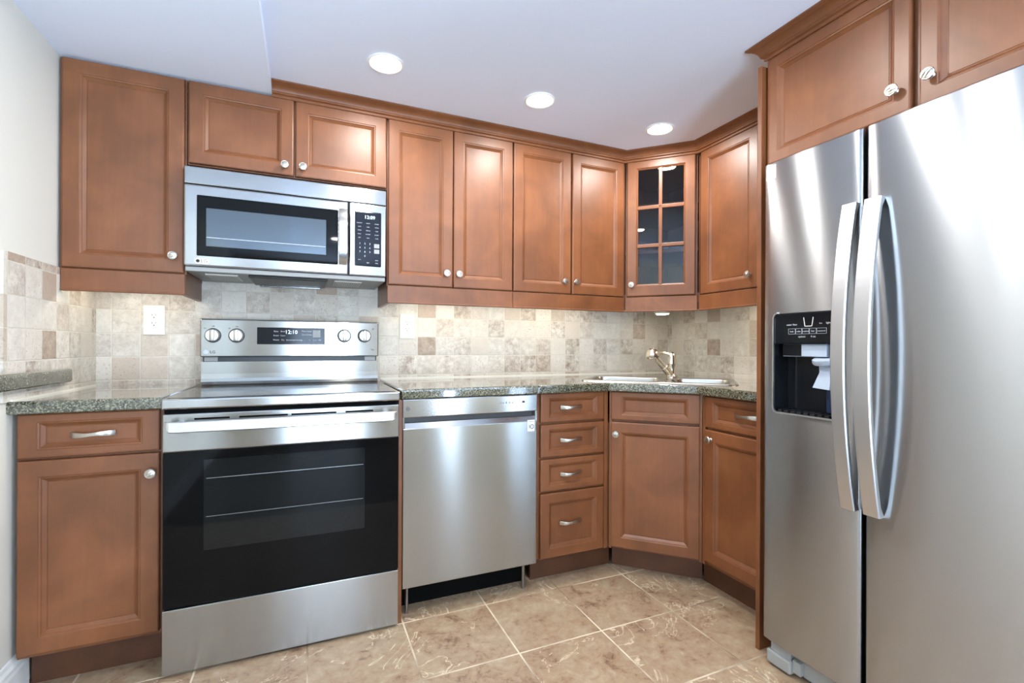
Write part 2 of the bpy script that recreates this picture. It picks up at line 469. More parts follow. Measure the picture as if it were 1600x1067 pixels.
KNOB.lathe([(.0085, 0.001), (.0085, -.002), (.006, -.005), (.0055, -.012), (.009, -.016), (.0150, -.0185), (.0162, -.0205), (.0162, -.0225), (.0150, -.0240), (.0135, -.0238), (.0128, -.0248), (.0, -.0275)],
           (0, 0, 0), (0, 1, 0), 28, caps=False)
for sx in (-1, 1):     # two ridges that cross the cap
    KNOB.sweep([(sx*.0042 - .011*.35, -.0236, -.011), (sx*.0042, -.0278, 0), (sx*.0042 + .011*.35, -.0236, .011)], [(-.0015, -.001), (.0015, -.001), (.001, .0016), (-.001, .0016)], up=(0, -1, 0))
_k = KNOB.obj('knob', NICKEL, smooth=True); KNOB_ME = _k.data; bpy.data.objects.remove(_k)
def pull_mesh(L=0.108):
    m = MB(); n = 14; path = []
    for i in range(n+1):
        t = -1 + 2*i/n
        path.append((t*L/2, -.006 - .022*(1-abs(t)**2.6), 0.0015*math.sin(t*PI)))
    m.sweep(path, [(-.0028, -.0055), (.0028, -.0055), (.0036, 0), (.0028, .0055), (-.0028, .0055)], up=(0, 0, 1), scales=[1.25-.35*math.cos(PI*(2*i/n-1)) for i in range(n+1)])
    for s in (-1, 1): m.lathe([(.0045, 0.001), (.0042, -.009)], (s*(L/2-.003), 0, 0), (0, 1, 0), 12)
    return m
_p = pull_mesh().obj('pull', NICKEL, smooth=True); PULL_ME = _p.data; bpy.data.objects.remove(_p)
def fit(me, name, parent, x, z, y=0.0, rot=0.0):
    o = bpy.data.objects.new(name, me); COL.objects.link(o); o.parent = parent; o.location = (x, y, z); o.rotation_euler = (0, rot, 0)
    return o
def door(parent, x0, x1, z0, z1, knob=None, fx=.057, krot=0.0):
    d = front(x0, x1, z0, z1, fx).obj('door', WOOD, parent)
    if knob: fit(KNOB_ME, 'knob', d, knob[0], knob[1], 0, krot)
    return d
def drawer(parent, x0, x1, z0, z1, fx=.050, fz=.032, pull=True, px=None, pz=None, name='drawer'):
    d = front(x0, x1, z0, z1, fx, fz).obj(name, WOOD, parent)
    if pull: fit(PULL_ME, 'pull', d, (x0+x1)/2 if px is None else px, (z0+z1)/2 if pz is None else pz, .0120)
    return d
DG = .020           # carcass front sits behind the doors
def base_box(parent, x0, x1, depth, z1=.874, toe_y=.09, tx0=None, tx1=None):
    m = MB()
    m.box(x0, x1, DG, depth, .12, z1)
    m.obj('carcass', WOOD, parent)
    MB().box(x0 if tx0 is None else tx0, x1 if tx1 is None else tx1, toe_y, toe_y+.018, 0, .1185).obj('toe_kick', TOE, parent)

# left base cabinet
o = XL+.002
t = thing('base_cabinet', 'brown base cabinet left of the range with one drawer above one door', 'cabinet', (o, YB, 0)); t['group'] = 'brown base cabinets'
base_box(t, 0.010, .380, YW-.012-YB, tx0=.016)
drawer(t, .014, .372, .737, .873, .056, .034, px=.197, pz=.803)
door(t, .014, .372, .134, .729, (.352, .666), .060, krot=.6)
# four drawer base cabinet
t = thing('drawer_cabinet', 'narrow brown base cabinet with a stack of four drawers, right of the dishwasher', 'cabinet', (.958, YB, 0)); t['group'] = 'brown base cabinets'
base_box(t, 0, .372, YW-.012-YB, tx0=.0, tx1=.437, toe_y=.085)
for z0, z1 in ((.741, .874), (.583, .731), (.428, .573)): drawer(t, .011, .349, z0, z1, .050, .032, px=.170)
drawer(t, .011, .349, .124, .418, .052, .052, px=.168, pz=.277)
MB().box(.352, .372, .004, .024, .12, .874, .001, 1).obj('stile', WOOD, t)

def toL(org, rot):
    c, s = math.cos(-rot), math.sin(-rot)
    return lambda x, y: ((x-org[0])*c-(y-org[1])*s, (x-org[0])*s+(y-org[1])*c)
# corner sink base
A = (1.333, 1.912); B = (1.627, 1.618); L = math.dist(A, B)
t = thing('corner_sink_cabinet', 'diagonal corner base cabinet under the sink with false drawer front and one door', 'cabinet', (A[0], A[1], 0), -PI/4); t['group'] = 'brown base cabinets'
fn = toL(A, -PI/4)
MB().prism([fn(*p) for p in ((1.334, 1.941), (1.656, 1.619), (2.225, 1.619), (2.225, 2.523), (1.334, 2.523))], .12, .72).obj('carcass', WOOD, t)
MB().box(.013, L-.013, .020, .038, .72, .874).obj('top_rail', WOOD, t)
MB().box(.001, .012, .004, .030, .121, .874).box(L-.012, L-.001, .004, .030, .121, .874).obj('stile', WOOD, t)
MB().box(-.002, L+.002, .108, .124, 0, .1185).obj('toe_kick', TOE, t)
drawer(t, .008, L-.010, .738, .873, .060, .034, pull=False, name='false_drawer_front')
door(t, .008, L-.010, .130, .728, (.034, .672), .058, krot=.3)
# right base cabinet
t = thing('base_cabinet', 'brown base cabinet between the corner sink and the fridge panel, drawer above door', 'cabinet', (XRB, 1.612, 0), -PI/2); t['group'] = 'brown base cabinets'
base_box(t, .0, .374, XR-.012-XRB, tx0=-.070, tx1=.374, toe_y=.085)
drawer(t, .012, .370, .733, .871, .056, .034, px=.226, pz=.806)
MB().box(-.003, .011, .006, .024, .121, .874, .001, 1).obj('stile', WOOD, t)
door(t, .012, .370, .140, .723, (.048, .683), .060)
# filler between range and dishwasher
tag(MB().box(.331, .344, 1.885, 2.50, .0, .873).obj('filler_panel', WOOD), 'thin brown filler strip between the range and the dishwasher', 'panel')

# ---------------------------------------------------------------- worktops
def inset_poly(P, d):
    out = []; n = len(P)
    for i in range(n):
        p0, p1, p2 = Vector(P[i-1]), Vector(P[i]), Vector(P[(i+1) % n])
        e1, e2 = (p1-p0).normalized(), (p2-p1).normalized()
        n1, n2 = Vector((-e1.y, e1.x)), Vector((-e2.y, e2.x))
        k = 1+n1.dot(n2)
        out.append(tuple(p1 + (n1+n2)*(d/k)))
    return out
def worktop(outline, holes=(), zb=ZTB, zt=ZT):
    """outline counter-clockwise"""
    m = MB(); b = m.b; rows = []
    for d, z in ((.004, zb), (.0, zb+.004), (0, zt-.010), (.0015, zt-.004), (.005, zt-.001), (.010, zt)):
        rows.append([b.verts.new((x, y, z)) for x, y in inset_poly(outline, d)])
    n = len(outline)
    for R, S in zip(rows[:-1], rows[1:]):
        for i in range(n): b.faces.new((R[i], R[(i+1) % n], S[(i+1) % n], S[i]))
    hb, ht = [], []
    for h in holes:
        hb.append([b.verts.new((x, y, zb)) for x, y in h]); ht.append([b.verts.new((x, y, zt)) for x, y in h])
        k = len(h)
        for i in range(k): b.faces.new((hb[-1][i], hb[-1][(i+1) % k], ht[-1][(i+1) % k], ht[-1][i]))
    for R, H in ((rows[0], hb), (rows[-1], ht)):
        es = []
        for loop in [R]+H:
            for i in range(len(loop)):
                v, w = loop[i], loop[(i+1) % len(loop)]
                e = b.edges.get((v, w)) or b.edges.new((v, w)); es.append(e)
        bmesh.ops.triangle_fill(b, use_beauty=True, edges=es)
    return m
tag(worktop([(XL+.0005, 1.897), (-.433, 1.897), (-.433, 2.526), (XL+.0005, 2.526)]).obj('countertop', GRANITE), 'short speckled granite worktop left of the range', 'countertop')
# sink frame: origin on the diagonal worktop edge, x to the right, y to the corner
SM = Vector((1.4655, 1.754)); SX = Vector((.7071, -.7071)); SY = Vector((.7071, .7071))
def sk(x, y): v = SM + SX*x + SY*y; return (v.x, v.y)
def rrect(x0, x1, y0, y1, r, n=5):
    out = []
    for cx, cy, a0 in ((x1-r, y0+r, -PI/2), (x1-r, y1-r, 0), (x0+r, y1-r, PI/2), (x0+r, y0+r, PI)):
        for i in range(n+1):
            a = a0 + PI/2*i/n; out.append((cx+r*math.cos(a), cy+r*math.sin(a)))
    return out
hole = [sk(x, y) for x, y in rrect(-.345, .345, .095, .475, .05)]
tag(worktop([(.345, 1.897), (1.3225, 1.897), (1.597, 1.6225), (1.597, 1.236), (2.229, 1.236), (2.229, 2.526), (.345, 2.526)], [hole]).obj('countertop', GRANITE),
    'long L-shaped speckled granite worktop over dishwasher, drawers and corner sink', 'countertop')
tag(worktop([(XL+.0085, 1.30), (XL+.034, 1.30), (XL+.034, 2.238), (XL+.0085, 2.238)], zb=.951, zt=1.000).obj('granite_ledge', GRANITE), 'granite ledge strip on the left tiled wall above the short worktop', 'ledge')
MBc = MB().box(XL+.0095, XL+.0125, 1.90, 2.52, ZT, ZT+.006)
o_ = MBc.obj('trim_5', CAULK); o_['kind'] = 'structure'
o_ = MB().box(.35, 2.226, 2.5225, 2.5255, ZT, ZT+.006).obj('trim_6', CAULK); o_['kind'] = 'structure'

# sink
st = thing('sink', 'stainless double bowl drop-in sink set diagonally in the corner worktop', 'sink', (SM.x, SM.y, ZT), -PI/4)
def sink_part():
    bowls = [rrect(-.335, .005, .105, .375, .055), rrect(.065, .335, .105, .375, .055)]
    m = MB(); b = m.b
    outer = rrect(-.365, .365, .075, .495, .045)
    r0 = [b.verts.new((x, y, .0005)) for x, y in outer]
    r1 = [b.verts.new((x, y, .005)) for x, y in rrect(-.362, .362, .078, .492, .043)]
    r2 = [b.verts.new((x, y, .006)) for x, y in rrect(-.356, .356, .084, .486, .04)]
    n = len(outer)
    for R, S in ((r0, r1), (r1, r2)):
        for i in range(n): b.faces.new((R[i], R[(i+1) % n], S[(i+1) % n], S[i]))
    es = [b.edges.get((r2[i], r2[(i+1) % n])) for i in range(n)]
    for bo in bowls:
        loop = [b.verts.new((x, y, .006)) for x, y in bo]
        for i in range(len(loop)): es.append(b.edges.new((loop[i], loop[(i+1) % len(loop)])))
    bmesh.ops.triangle_fill(b, use_beauty=True, edges=es)
    return m, bowls
m, bowls = sink_part()
m.obj('rim', CHROME, st)
for bo in bowls:
    m = MB(); b = m.b; rows = []
    cx = sum(p[0] for p in bo)/len(bo); cy = sum(p[1] for p in bo)/len(bo)
    for k, z in ((1, .0062), (.985, .0), (.97, -.02), (.94, -.14), (.86, -.165), (.15, -.172)):
        rows.append([b.verts.new((cx+(x-cx)*k, cy+(y-cy)*k, z)) for x, y in bo])
    n = len(bo)
    for R, S in zip(rows[:-1], rows[1:]):
        for i in range(n): b.faces.new((R[i], R[(i+1) % n], S[(i+1) % n], S[i]))
    b.faces.new(rows[-1])
    bo_ = m.obj('bowl', CHROME, st, smooth=True)
    MB().lathe([(.0, -.1715), (.04, -.1715), (.045, -.169), (.04, -.168), (.0, -.1695)], (cx, cy, 0), (0, 0, 1), 24, caps=False).obj('drain', NICKEL, bo_, smooth=True)
# faucet
fx_, fy_ = .055, .425
ft = thing('faucet', 'brushed nickel pull-out faucet standing behind the corner sink bowls', 'faucet', (*sk(fx_, fy_), ZT+.0062), -PI/4)
MB().lathe([(.034, 0), (.034, .006), (.030, .010), (.0245, .016), (.0225, .03), (.0220, .072), (.0230, .074), (.0230, .078), (.0228, .104), (.0218, .118), (.0175, .131), (.009, .138), (0, .140)], n=28, caps=False).obj('column', FAUCET, ft, smooth=True)
lv = []
for i in range(11):
    k = i/10; lv.append((-.008-.080*k, -.055*k, .126 + .012*math.sin(k*PI*.85)))
MB().sweep(lv, [(-.010, -.004), (.010, -.004), (.008, .004), (-.008, .004)], scales=[1.3-.6*i/10 for i in range(11)]).obj('lever', FAUCET, ft, smooth=True)
wd = Vector((-.085, -.150, .118)); wd_n = wd.normalized()
MB().lathe([(.0175, .005), (.0195, .05), (.0195, .088), (.0182, .0885), (.0182, .091), (.0170, .092), (.0155, .16), (.017, .185)], (0, 0, .012), wd_n, 20).obj('spray_wand', FAUCET, ft, smooth=True)
MB().lathe([(.016, -.028), (.026, -.020), (.0305, -.006), (.0315, .008), (.0290, .020), (.020, .029), (0, .031)], Vector((0, 0, .012))+wd_n*.203, Vector((-.75, -.6, .22)), 24, caps=False).obj('spray_head', FAUCET, ft, smooth=True)

# ---------------------------------------------------------------- upper cabinets
ZUB, ZUT, ZRL = 1.3626, 2.1185, 1.2815
def upper_box(parent, x0, x1, depth, zb=ZUB, zt=2.124):
    MB().box(x0, x1, DG, depth, zb, zt).obj('carcass', WOOD, parent)
def rail(parent, x0, x1, depth, left=False, right=False):
    m = MB()
    m.box(x0, x1, .002, .020, ZRL, ZUB-.001, .002, 1)
    m.box(x0, x1, -.001, .021, ZRL-.001, ZRL+.007, .002, 1)
    if left: m.box(x0, x0+.016, .018, depth, ZRL, ZUB-.001)
    if right: m.box(x1-.016, x1, .018, depth, ZRL, ZUB-.001)
    m.obj('light_rail', WOOD, parent)
DU = 2.524-YU
t = thing('wall_cabinet', 'tall single-door brown wall cabinet in the left corner under the soffit', 'cabinet', (XL+.003, YU, 0)); t['group'] = 'brown wall cabinets'
upper_box(t, 0, .385, DU)
door(t, .010, .379, ZUB+.003, ZUT, (.347, 1.428), .060, krot=.9)
rail(t, .008, .383, DU, right=True)
t = thing('wall_cabinet', 'short two-door brown wall cabinet directly above the microwave', 'cabinet', (-.432, YU, 0)); t['group'] = 'brown wall cabinets'
upper_box(t, 0, .762, DU, 1.795)
door(t, .005, .377, 1.799, ZUT, (.345, 1.835), .057, krot=.3)
door(t, .384, .758, 1.799, ZUT, (.414, 1.837), .057, krot=-.3)
t = thing('wall_cabinet', 'two-door brown wall cabinet immediately right of the microwave', 'cabinet', (.333, YU, 0)); t['group'] = 'brown wall cabinets'
upper_box(t, 0, .618, DU)
door(t, .003, .305, ZUB+.003, ZUT, (.272, 1.430), krot=.5)
door(t, .310, .616, ZUB+.003, ZUT, (.332, 1.430), krot=-.4)
rail(t, 0, .618, DU, left=True)
t = thing('wall_cabinet', 'two-door brown wall cabinet left of the glass-door corner cabinet', 'cabinet', (.953, YU, 0)); t['group'] = 'brown wall cabinets'
upper_box(t, 0, .680, DU)
door(t, .003, .335, ZUB+.003, ZUT, (.292, 1.430), krot=-.6)
door(t, .344, .676, ZUB+.003, ZUT, (.362, 1.430), krot=.2)
rail(t, 0, .680, DU)
# glass corner cabinet
CA = (1.634, 2.1965); CB = (1.9005, 1.930); CL = math.dist(CA, CB)
t = thing('corner_wall_cabinet', 'diagonal corner wall cabinet with a six-pane glass door', 'cabinet', (CA[0], CA[1], 0), -PI/4); t['group'] = 'brown wall cabinets'
fn = toL(CA, -PI/4)
pent = [fn(*p) for p in ((1.636, 2.219), (1.923, 1.932), (2.224, 1.932), (2.224, 2.522), (1.636, 2.522))]
m = MB()
m.prism(pent, ZUB-.04, ZUB+.016); m.prism(pent, 2.106, 2.124)
for i in range(1, 5):
    a, c = Vector(pent[i]), Vector(pent[(i+1) % 5])
    e = (c-a).normalized(); nn = Vector((-e.y, e.x))*.012
    m.prism([tuple(a), tuple(c), tuple(c+nn), tuple(a+nn)], ZUB+.016, 2.106)
m.obj('carcass', WOOD_IN, t)
ms = MB()
for z in (1.615, 1.870):
    ms.prism(inset_poly(pent, .013), z-.009, z+.009)
sh = ms.obj('shelf', WOOD_IN, t)
m = MB()
for x0, x1 in ((.0, .012), (CL-.012, CL)): m.box(x0, x1, .016, .034, ZUB, 2.124)
m.obj('face_stile', WOOD, t)
gx0, gx1, gz0, gz1 = .008, CL-.010, ZUB+.004, ZUT
m = MB()
ox0, ox1, oz0, oz1 = gx0+.060, gx1-.060, gz0+.066, gz1-.052
rings = [(gx0, gx1, gz0, gz1, .020), (gx0, gx1, gz0, gz1, .004), (gx0+.005, gx1-.005, gz0+.005, gz1-.005, 0), (ox0-.009, ox1+.009, oz0-.009, oz1+.009, 0),
         (ox0-.007, ox1+.007, oz0-.007, oz1+.007, .003), (ox0, ox1, oz0, oz1, .008), (ox0, ox1, oz0, oz1, .020)]
rows = [[m.b.verts.new(p) for p in ((a, y, c), (b_, y, c), (b_, y, d), (a, y, d))] for a, b_, c, d, y in rings]
rows.append(rows[0])
for R, S in zip(rows[:-1], rows[1:]):
    for i in range(4): m.b.faces.new((R[i], R[(i+1) % 4], S[(i+1) % 4], S[i]))
gd = m.obj('door', WOOD, t)
m = MB()
def muntin(x0, x1, z0, z1):
    m.box(x0, x1, .003, .017, z0, z1, .003, 2)
mx = (ox0+ox1)/2; dz = (oz1-oz0)/3
muntin(mx-.010, mx+.010, oz0-.004, oz1+.004)
for k in (1, 2): muntin(ox0-.004, ox1+.004, oz0+dz*k-.010, oz0+dz*k+.010)
m.obj('muntins', WOOD, gd)
MB().box(ox0-.003, ox1+.003, .0120, .0150, oz0-.003, oz1+.003).obj('glass', GLASS, gd)
fit(KNOB_ME, 'knob', gd, .036, 1.430, 0, .5)
m = MB(); m.box(0, CL, .002, .020, ZRL, ZUB-.001, .002, 1).box(0, CL, -.001, .021, ZRL-.001, ZRL+.007, .002, 1); m.obj('light_rail', WOOD, t)
# right wall cabinet
t = thing('wall_cabinet', 'two-door brown wall cabinet on the right wall between glass corner cabinet and fridge panel', 'cabinet', (XRU, 1.924, 0), -PI/2); t['group'] = 'brown wall cabinets'
upper_box(t, 0, .690, XR-.012-XRU)
door(t, .010, .360, ZUB+.003, ZUT, (.318, 1.428), krot=.3)
door(t, .366, .688, ZUB+.003, ZUT, (.402, 1.428), krot=-.3)
rail(t, 0, .690, XR-.012-XRU)

# crown mouldings
CP = [(0, 2.1125), (.005, 2.1125), (.007, 2.115), (.007, 2.1225), (.010, 2.1235), (.0155, 2.126), (.0155, 2.1315), (.018, 2.133), (.021, 2.140), (.027, 2.147), (.036, 2.1525), (.043, 2.1545), (.047, 2.158), (.051, 2.1595), (.051, ZC-.0005), (0, ZC-.0005)]
def crown(path, name, end_mitre=None):
    """path of the cabinet face, room on the right-hand side when walking along it"""
    m = MB(); P = [Vector(p) for p in path]; rows = []
    for i, p in enumerate(P):
        if i == 0: e = (P[1]-P[0]).normalized(); n = Vector((e.y, -e.x)); d = n + (e*end_mitre if end_mitre else Vector((0, 0)))
        elif i == len(P)-1: e = (P[-1]-P[-2]).normalized(); d = Vector((e.y, -e.x))
        else:
            e1, e2 = (P[i]-P[i-1]).normalized(), (P[i+1]-P[i]).normalized()
            n1, n2 = Vector((e1.y, -e1.x)), Vector((e2.y, -e2.x)); d = (n1+n2)/(1+n1.dot(n2))
        rows.append([m.b.verts.new((p.x+d.x*o, p.y+d.y*o, z)) for o, z in CP])
    k = len(CP)
    for R, S in zip(rows[:-1], rows[1:]):
        for i in range(k): m.b.faces.new((R[i], R[(i+1) % k], S[(i+1) % k], S[i]))
    m.b.faces.new(rows[0]); m.b.faces.new(rows[-1])
    return m.obj(name, WOOD, smooth=True)
tag(crown([(-.1365, YU-.0005), (1.6295, YU-.0005), (XRU-.0005, 1.927), (XRU-.0005, 1.234)], 'crown_moulding'), 'long brown crown moulding along the back and corner wall cabinets', 'moulding')
XFC = 1.512
tag(crown([(XFC-.0005, 1.208), (XFC-.0005, .30)], 'crown_moulding', end_mitre=-1.0), 'brown crown moulding over the cabinet above the fridge, ending in a mitre', 'moulding')

# ---------------------------------------------------------------- fridge side panel and cabinet
tag(MB().box(1.495, 2.228, 1.2155, 1.2325, 0, 2.098, .0015, 1).obj('side_panel', WOOD), 'tall thin brown panel standing against the left side of the fridge', 'panel')
t = thing('fridge_cabinet', 'brown two-door wall cabinet above the stainless fridge', 'cabinet', (XFC, 1.2135, 0), -PI/2); t['group'] = 'brown wall cabinets'
MB().box(0.002, .905, DG, .715, 1.735, 2.122).obj('carcass', WOOD, t)
door(t, .006, .449, 1.738, 2.116, (.413, 1.806), .050, krot=1.1)
door(t, .468, .901, 1.738, 2.116, (.497, 1.808), .050, krot=.4)

# ---------------------------------------------------------------- microwave
YM = 2.172
t = thing('microwave', 'stainless over-the-range microwave mounted below the short wall cabinet', 'microwave', (-.4355, YM, 0))
MW = .758
MB().box(.003, MW-.003, .022, .350, 1.382, 1.7795).obj('body', DARKP, t)
MB().box(0, MW, 0, .024, 1.709, 1.776, .004).obj('top_grille', STEEL_S, t)
m = MB().box(0, .598, -.004, .022, 1.392, 1.7065, .006); d = m.obj('door', STEEL_S, t)
MB().box(.043, .556, -.0075, -.0035, 1.432, 1.666, .003).obj('window_frame', BLACKG, d)
MB().prism([(0, 0), (1, 0), (1, 1), (0, 1)], 0, 1)
WINM = plain('microwave window mesh', srgb(84, 92, 98), 0.06, 0.55)
MB().box(.074, .508, -.0085, -.0070, 1.470, 1.618, .0005, 1).obj('window', WINM, d)
MB().box(.076, .506, -.0090, -.0086, 1.503, 1.505).obj('turntable_line', LEGEND, d)
# handle: vertical curved strap
hp = [(.575, -.006-.030*(1-abs(2*i/12-1)**3), 1.436+.236*i/12) for i in range(13)]
m = MB().sweep(hp, [(-.016, -.004), (.016, -.004), (.013, .004), (-.013, .004)], up=(0, 1, 0)); m.obj('handle', STEEL_S, d, smooth=True)
# maker's badge
bg = MB().prism([(.033+.0*i, 0) for i in range(0)] or rrect(.036, .087, 0, .021, .010), 0, .0015)
bm_ = bg.b
for v in bm_.verts: x, y, z = v.co; v.co = Vector((x, -.004-z, 1.401+y))
bd = bg.obj('badge', PAPER, d)
m = MB().lathe([(.0065, 0), (.0065, .0006)], (.047, -.0055, 1.4115), (0, -1, 0), 16).text([('LG', .056, 1.4115, .019, 'LEFT')], -.0058); m.obj('badge_logo', INKD, bd)
cp = MB().box(.601, MW, -.004, .022, 1.392, 1.7065, .005).obj('control_side', STEEL_S, t)
cg = MB().box(.624, .735, -.0072, -.003, 1.434, 1.673, .004).obj('control_panel', PANELG, cp)
MB().text([('12:09', .686, 1.648, .021, 'CENTER')], -.0076).obj('clock_digits', DIGIT, cg)
it = []
rowsz = [1.622, 1.606, 1.590, 1.574, 1.558]
names = [('popcorn', 'sensor', 'potato'), ('cook', 'auto', 'reheat'), ('soften', 'defrost', 'melt'), ('timer', 'inverter', 'power'), ('add', 'time', 'cook')]
for z, r in zip(rowsz, names):
    for x, s in zip((.643, .679, .716), r): it.append((s, x, z, .0065, 'CENTER'))
for k, s in enumerate(('1', '2', '3', '4', '5', '6', '7', '8', '9')):
    it.append((s, .645+.021*(k % 3), 1.532-.018*(k//3), .011, 'CENTER'))
it += [('0', .666, 1.478, .011, 'CENTER'), ('vent', .643, 1.462, .0065, 'CENTER'), ('light', .679, 1.450, .0065, 'CENTER'), ('start', .716, 1.462, .0065, 'CENTER'), ('stop', .716, 1.450, .0065, 'CENTER')]
MB().text(it, -.0074).obj('button_lettering', LEGEND, cg)
MB().box(.705, .727, -.0078, -.0070, 1.516, 1.534).box(.705, .727, -.0078, -.0070, 1.492, 1.510).obj('start_buttons', GREYP, cg)
# underside
MB().box(.004, MW-.004, .004, .345, 1.372, 1.390, .003).obj('underside', GREYP, t)
FILT = plain('lamp lens mesh', srgb(206, 204, 196), 0.5)
for x0 in (.060, .545):
    e = MB().box(x0, x0+.115, .060, .235, 1.3675, 1.3725, .001, 1).obj('lamp_lens', FILT, t)
    g = MB()
    for k in range(12): g.box(x0+.006+k*.009, x0+.009+k*.009, .064, .231, 1.3662, 1.3678)
    g.obj('lens_ribs', GREYP, e)
MB().box(.215, .515, .030, .300, 1.362, 1.3725, .004).obj('vent_cover', BLACKP, t)
MB().box(.235, .495, .290, .303, 1.355, 1.363, .003).obj('vent_bar', STEEL_S, t)

# ---------------------------------------------------------------- range
YR = 1.864
RX = -.430; RW = .759
t = thing('range', 'freestanding stainless electric range with black glass oven door', 'range', (RX, YR, 0))
MB().box(.004, RW-.004, .030, .640, .03, .905).obj('body', BLACKP, t)
for x in (.05, RW-.05):
    for y in (.08, .58): MB().cyl((x, y, 0), (0, 0, 1), .018, .03, 14).obj('foot', BLACKP, t)
MB().box(.001, RW-.001, 0, .032, .0105, .2195, .002).obj('storage_drawer', STEEL, t)
od = MB().box(.0, RW, 0, .034, .735, .8600, .004).obj('oven_door', STEEL, t)
gl = MB().box(.001, RW-.001, .001, .033, .2235, .7355, .003).obj('door_glass', BLACKG, od)
WB = plain('oven window tint', (0.007, 0.008, 0.008, 1), 0.04, spec=0.28)
ow = MB().box(.115, .632, .0004, .0012, .401, .704).obj('oven_window', WB, gl)
m = MB()
for z in (.512, .640): m.box(.122, .626, .0000, .0005, z, z+.0018)
m.obj('rack_line', RACK, ow)
m = MB()
for a, b_ in ((.088, .190), (.218, .368), (.380, .530), (.562, .661)): m.box(a, b_, -.0006, .002, .8385, .8445)
m.obj('vent_slots', HOLE, od)
# handle: broad strap with tapered ends
m = MB(); rows = []
for x, yo, zb_ in [(.0165, -.046, .8330), (.0185, -.052, .8240), (.0235, -.056, .8120), (.030, -.058, .8065)] + [(.05+.658*i/12, -.058-.006*math.sin(PI*i/12), .8055) for i in range(13)] + [(.728, -.058, .8065), (.7345, -.056, .8120), (.7395, -.052, .8240), (.7415, -.046, .8330)]:
    zt_ = .8405
    rows.append([m.b.verts.new(p) for p in ((x, yo, zt_-.0025), (x, yo+.002, zt_), (x, yo+.014, zt_), (x, yo+.014, zb_+.003), (x, yo+.004, zb_), (x, yo, zb_+.003))])
for R, S in zip(rows[:-1], rows[1:]):
    for i in range(6): m.b.faces.new((R[i], R[(i+1) % 6], S[(i+1) % 6], S[i]))
m.b.faces.new(rows[0]); m.b.faces.new(rows[-1])
for x in (.040, .700): m.box(x, x+.020, -.048, .002, .814, .836, .003)
m.obj('handle', HANDLE, od)
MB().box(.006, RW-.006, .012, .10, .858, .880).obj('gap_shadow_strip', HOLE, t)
# cooktop
MB().box(-.001, RW+.001, -.016, .575, .8765, .9110, .006, 3).obj('cooktop_rim', STEEL_S, t)
ck = MB().box(.012, RW-.012, .004, .560, .908, .9124, .0012, 1).obj('cooktop_glass', COOKG, t)
BURN = plain('printed burner ring', srgb(74, 74, 76), 0.2)
for x, y, r in ((.19, .15, .105), (.56, .15, .09), (.19, .42, .085), (.56, .42, .105)):
    MB().lathe([(r, 0), (r+.003, 0), (r+.003, .0002), (r, .0002)], (x, y, .9123), (0, 0, 1), 48, caps=False).obj('burner_ring', BURN, ck)
# backguard: curved lower riser then control panel
m = MB()
pr = [(.545, .9115), (.553, .916), (.560, .926), (.564, .940), (.5655, .960), (.5665, 1.013), (.590, 1.013), (.590, .9115)]
m.poly([(x, y, z) for x in (.008, RW-.008) for y, z in pr], [[i, (i+1) % 8, 8+(i+1) % 8, 8+i] for i in range(8)] + [list(range(8)), list(range(8, 16))])
m.obj('riser', STEEL, t)
MB().box(.012, RW-.012, .582, .640, .90, 1.195).obj('backguard_body', BLACKP, t)
for x in (.018, RW-.068): MB().box(x, x+.05, .575, .583, 1.015, 1.033).obj('bracket', GREYP, t)
cpz0, cpz1 = 1.034, 1.2005
cp = MB().box(.004, RW-.004, .560, .596, cpz0, cpz1, .005).obj('control_panel', STEEL, t)
MB().box(.003, RW-.003, .570, .640, cpz1-.004, cpz1+.001).obj('top_trim', HOLE, cp)
ds = MB().box(.223, .507, .5580, .5605, 1.091, 1.1675, .0015, 1).obj('display', PANELG, cp)
MB().text([('12:10', .363, 1.147, .024, 'CENTER')], .5576).obj('clock_digits', DIGIT, ds)
it = []
for x, ss in ((.300, ('Bake', 'Roast', 'Warm')), (.328, ('Broil', 'Conv', 'Fry'))):
    for z, s in zip((1.150, 1.131, 1.111), ss): it.append((s, x, z, .0095, 'CENTER'))
for x, ss in ((.418, ('Timer', 'Clock', '-')), (.441, ('Cook', 'Delay', '+'))):
    for z, s in zip((1.152, 1.136, 1.111), ss): it.append((s, x, z, .0090, 'CENTER'))
it += [('Speed', .352, 1.111, .009, 'CENTER'), ('Light', .373, 1.111, .009, 'CENTER'), ('Settings', .397, 1.111, .009, 'CENTER'), ('Lock', .464, 1.111, .009, 'CENTER'), ('Off', .484, 1.111, .009, 'CENTER')]
MB().text(it, .5577).obj('button_lettering', LEGEND, ds)
MB().box(.455, .488, .5572, .5582, 1.124, 1.158).obj('start_buttons', GREYP, ds)
KB = MB()
KB.lathe([(.0315, 0), (.0315, -.004), (.029, -.006)], (0, 0, 0), (0, 1, 0), 36)
_kb = KB
MBK = MB().lathe([(.0275, -.004), (.0262, -.026), (.0245, -.0285), (.0, -.0285)], (0, 0, 0), (0, 1, 0), 36, caps=False)
MBK.box(-.0085, .0085, -.0375, -.0275, -.024, .0255, .003)
for i, (kx, kz) in enumerate(((.053, 1.1285), (.143, 1.1285), (.594, 1.1330), (.687, 1.1335))):
    if i == 0:
        kn = MBK.obj('knob', NICKEL, cp, smooth=True); kn.location = (kx, .560, kz)
        rg = _kb.obj('bezel', DARKP, kn, smooth=True); KME, RME = kn.data, rg.data
    else:
        kn = bpy.data.objects.new('knob', KME); COL.objects.link(kn); kn.parent = cp; kn.location = (kx, .560, kz)
        rg = bpy.data.objects.new('bezel', RME); COL.objects.link(rg); rg.parent = kn
MB().lathe([(.0100, 0), (.0100, .0008)], (.026, .5598, 1.0560), (0, -1, 0), 20).obj('logo_disc', LEGEND, cp)
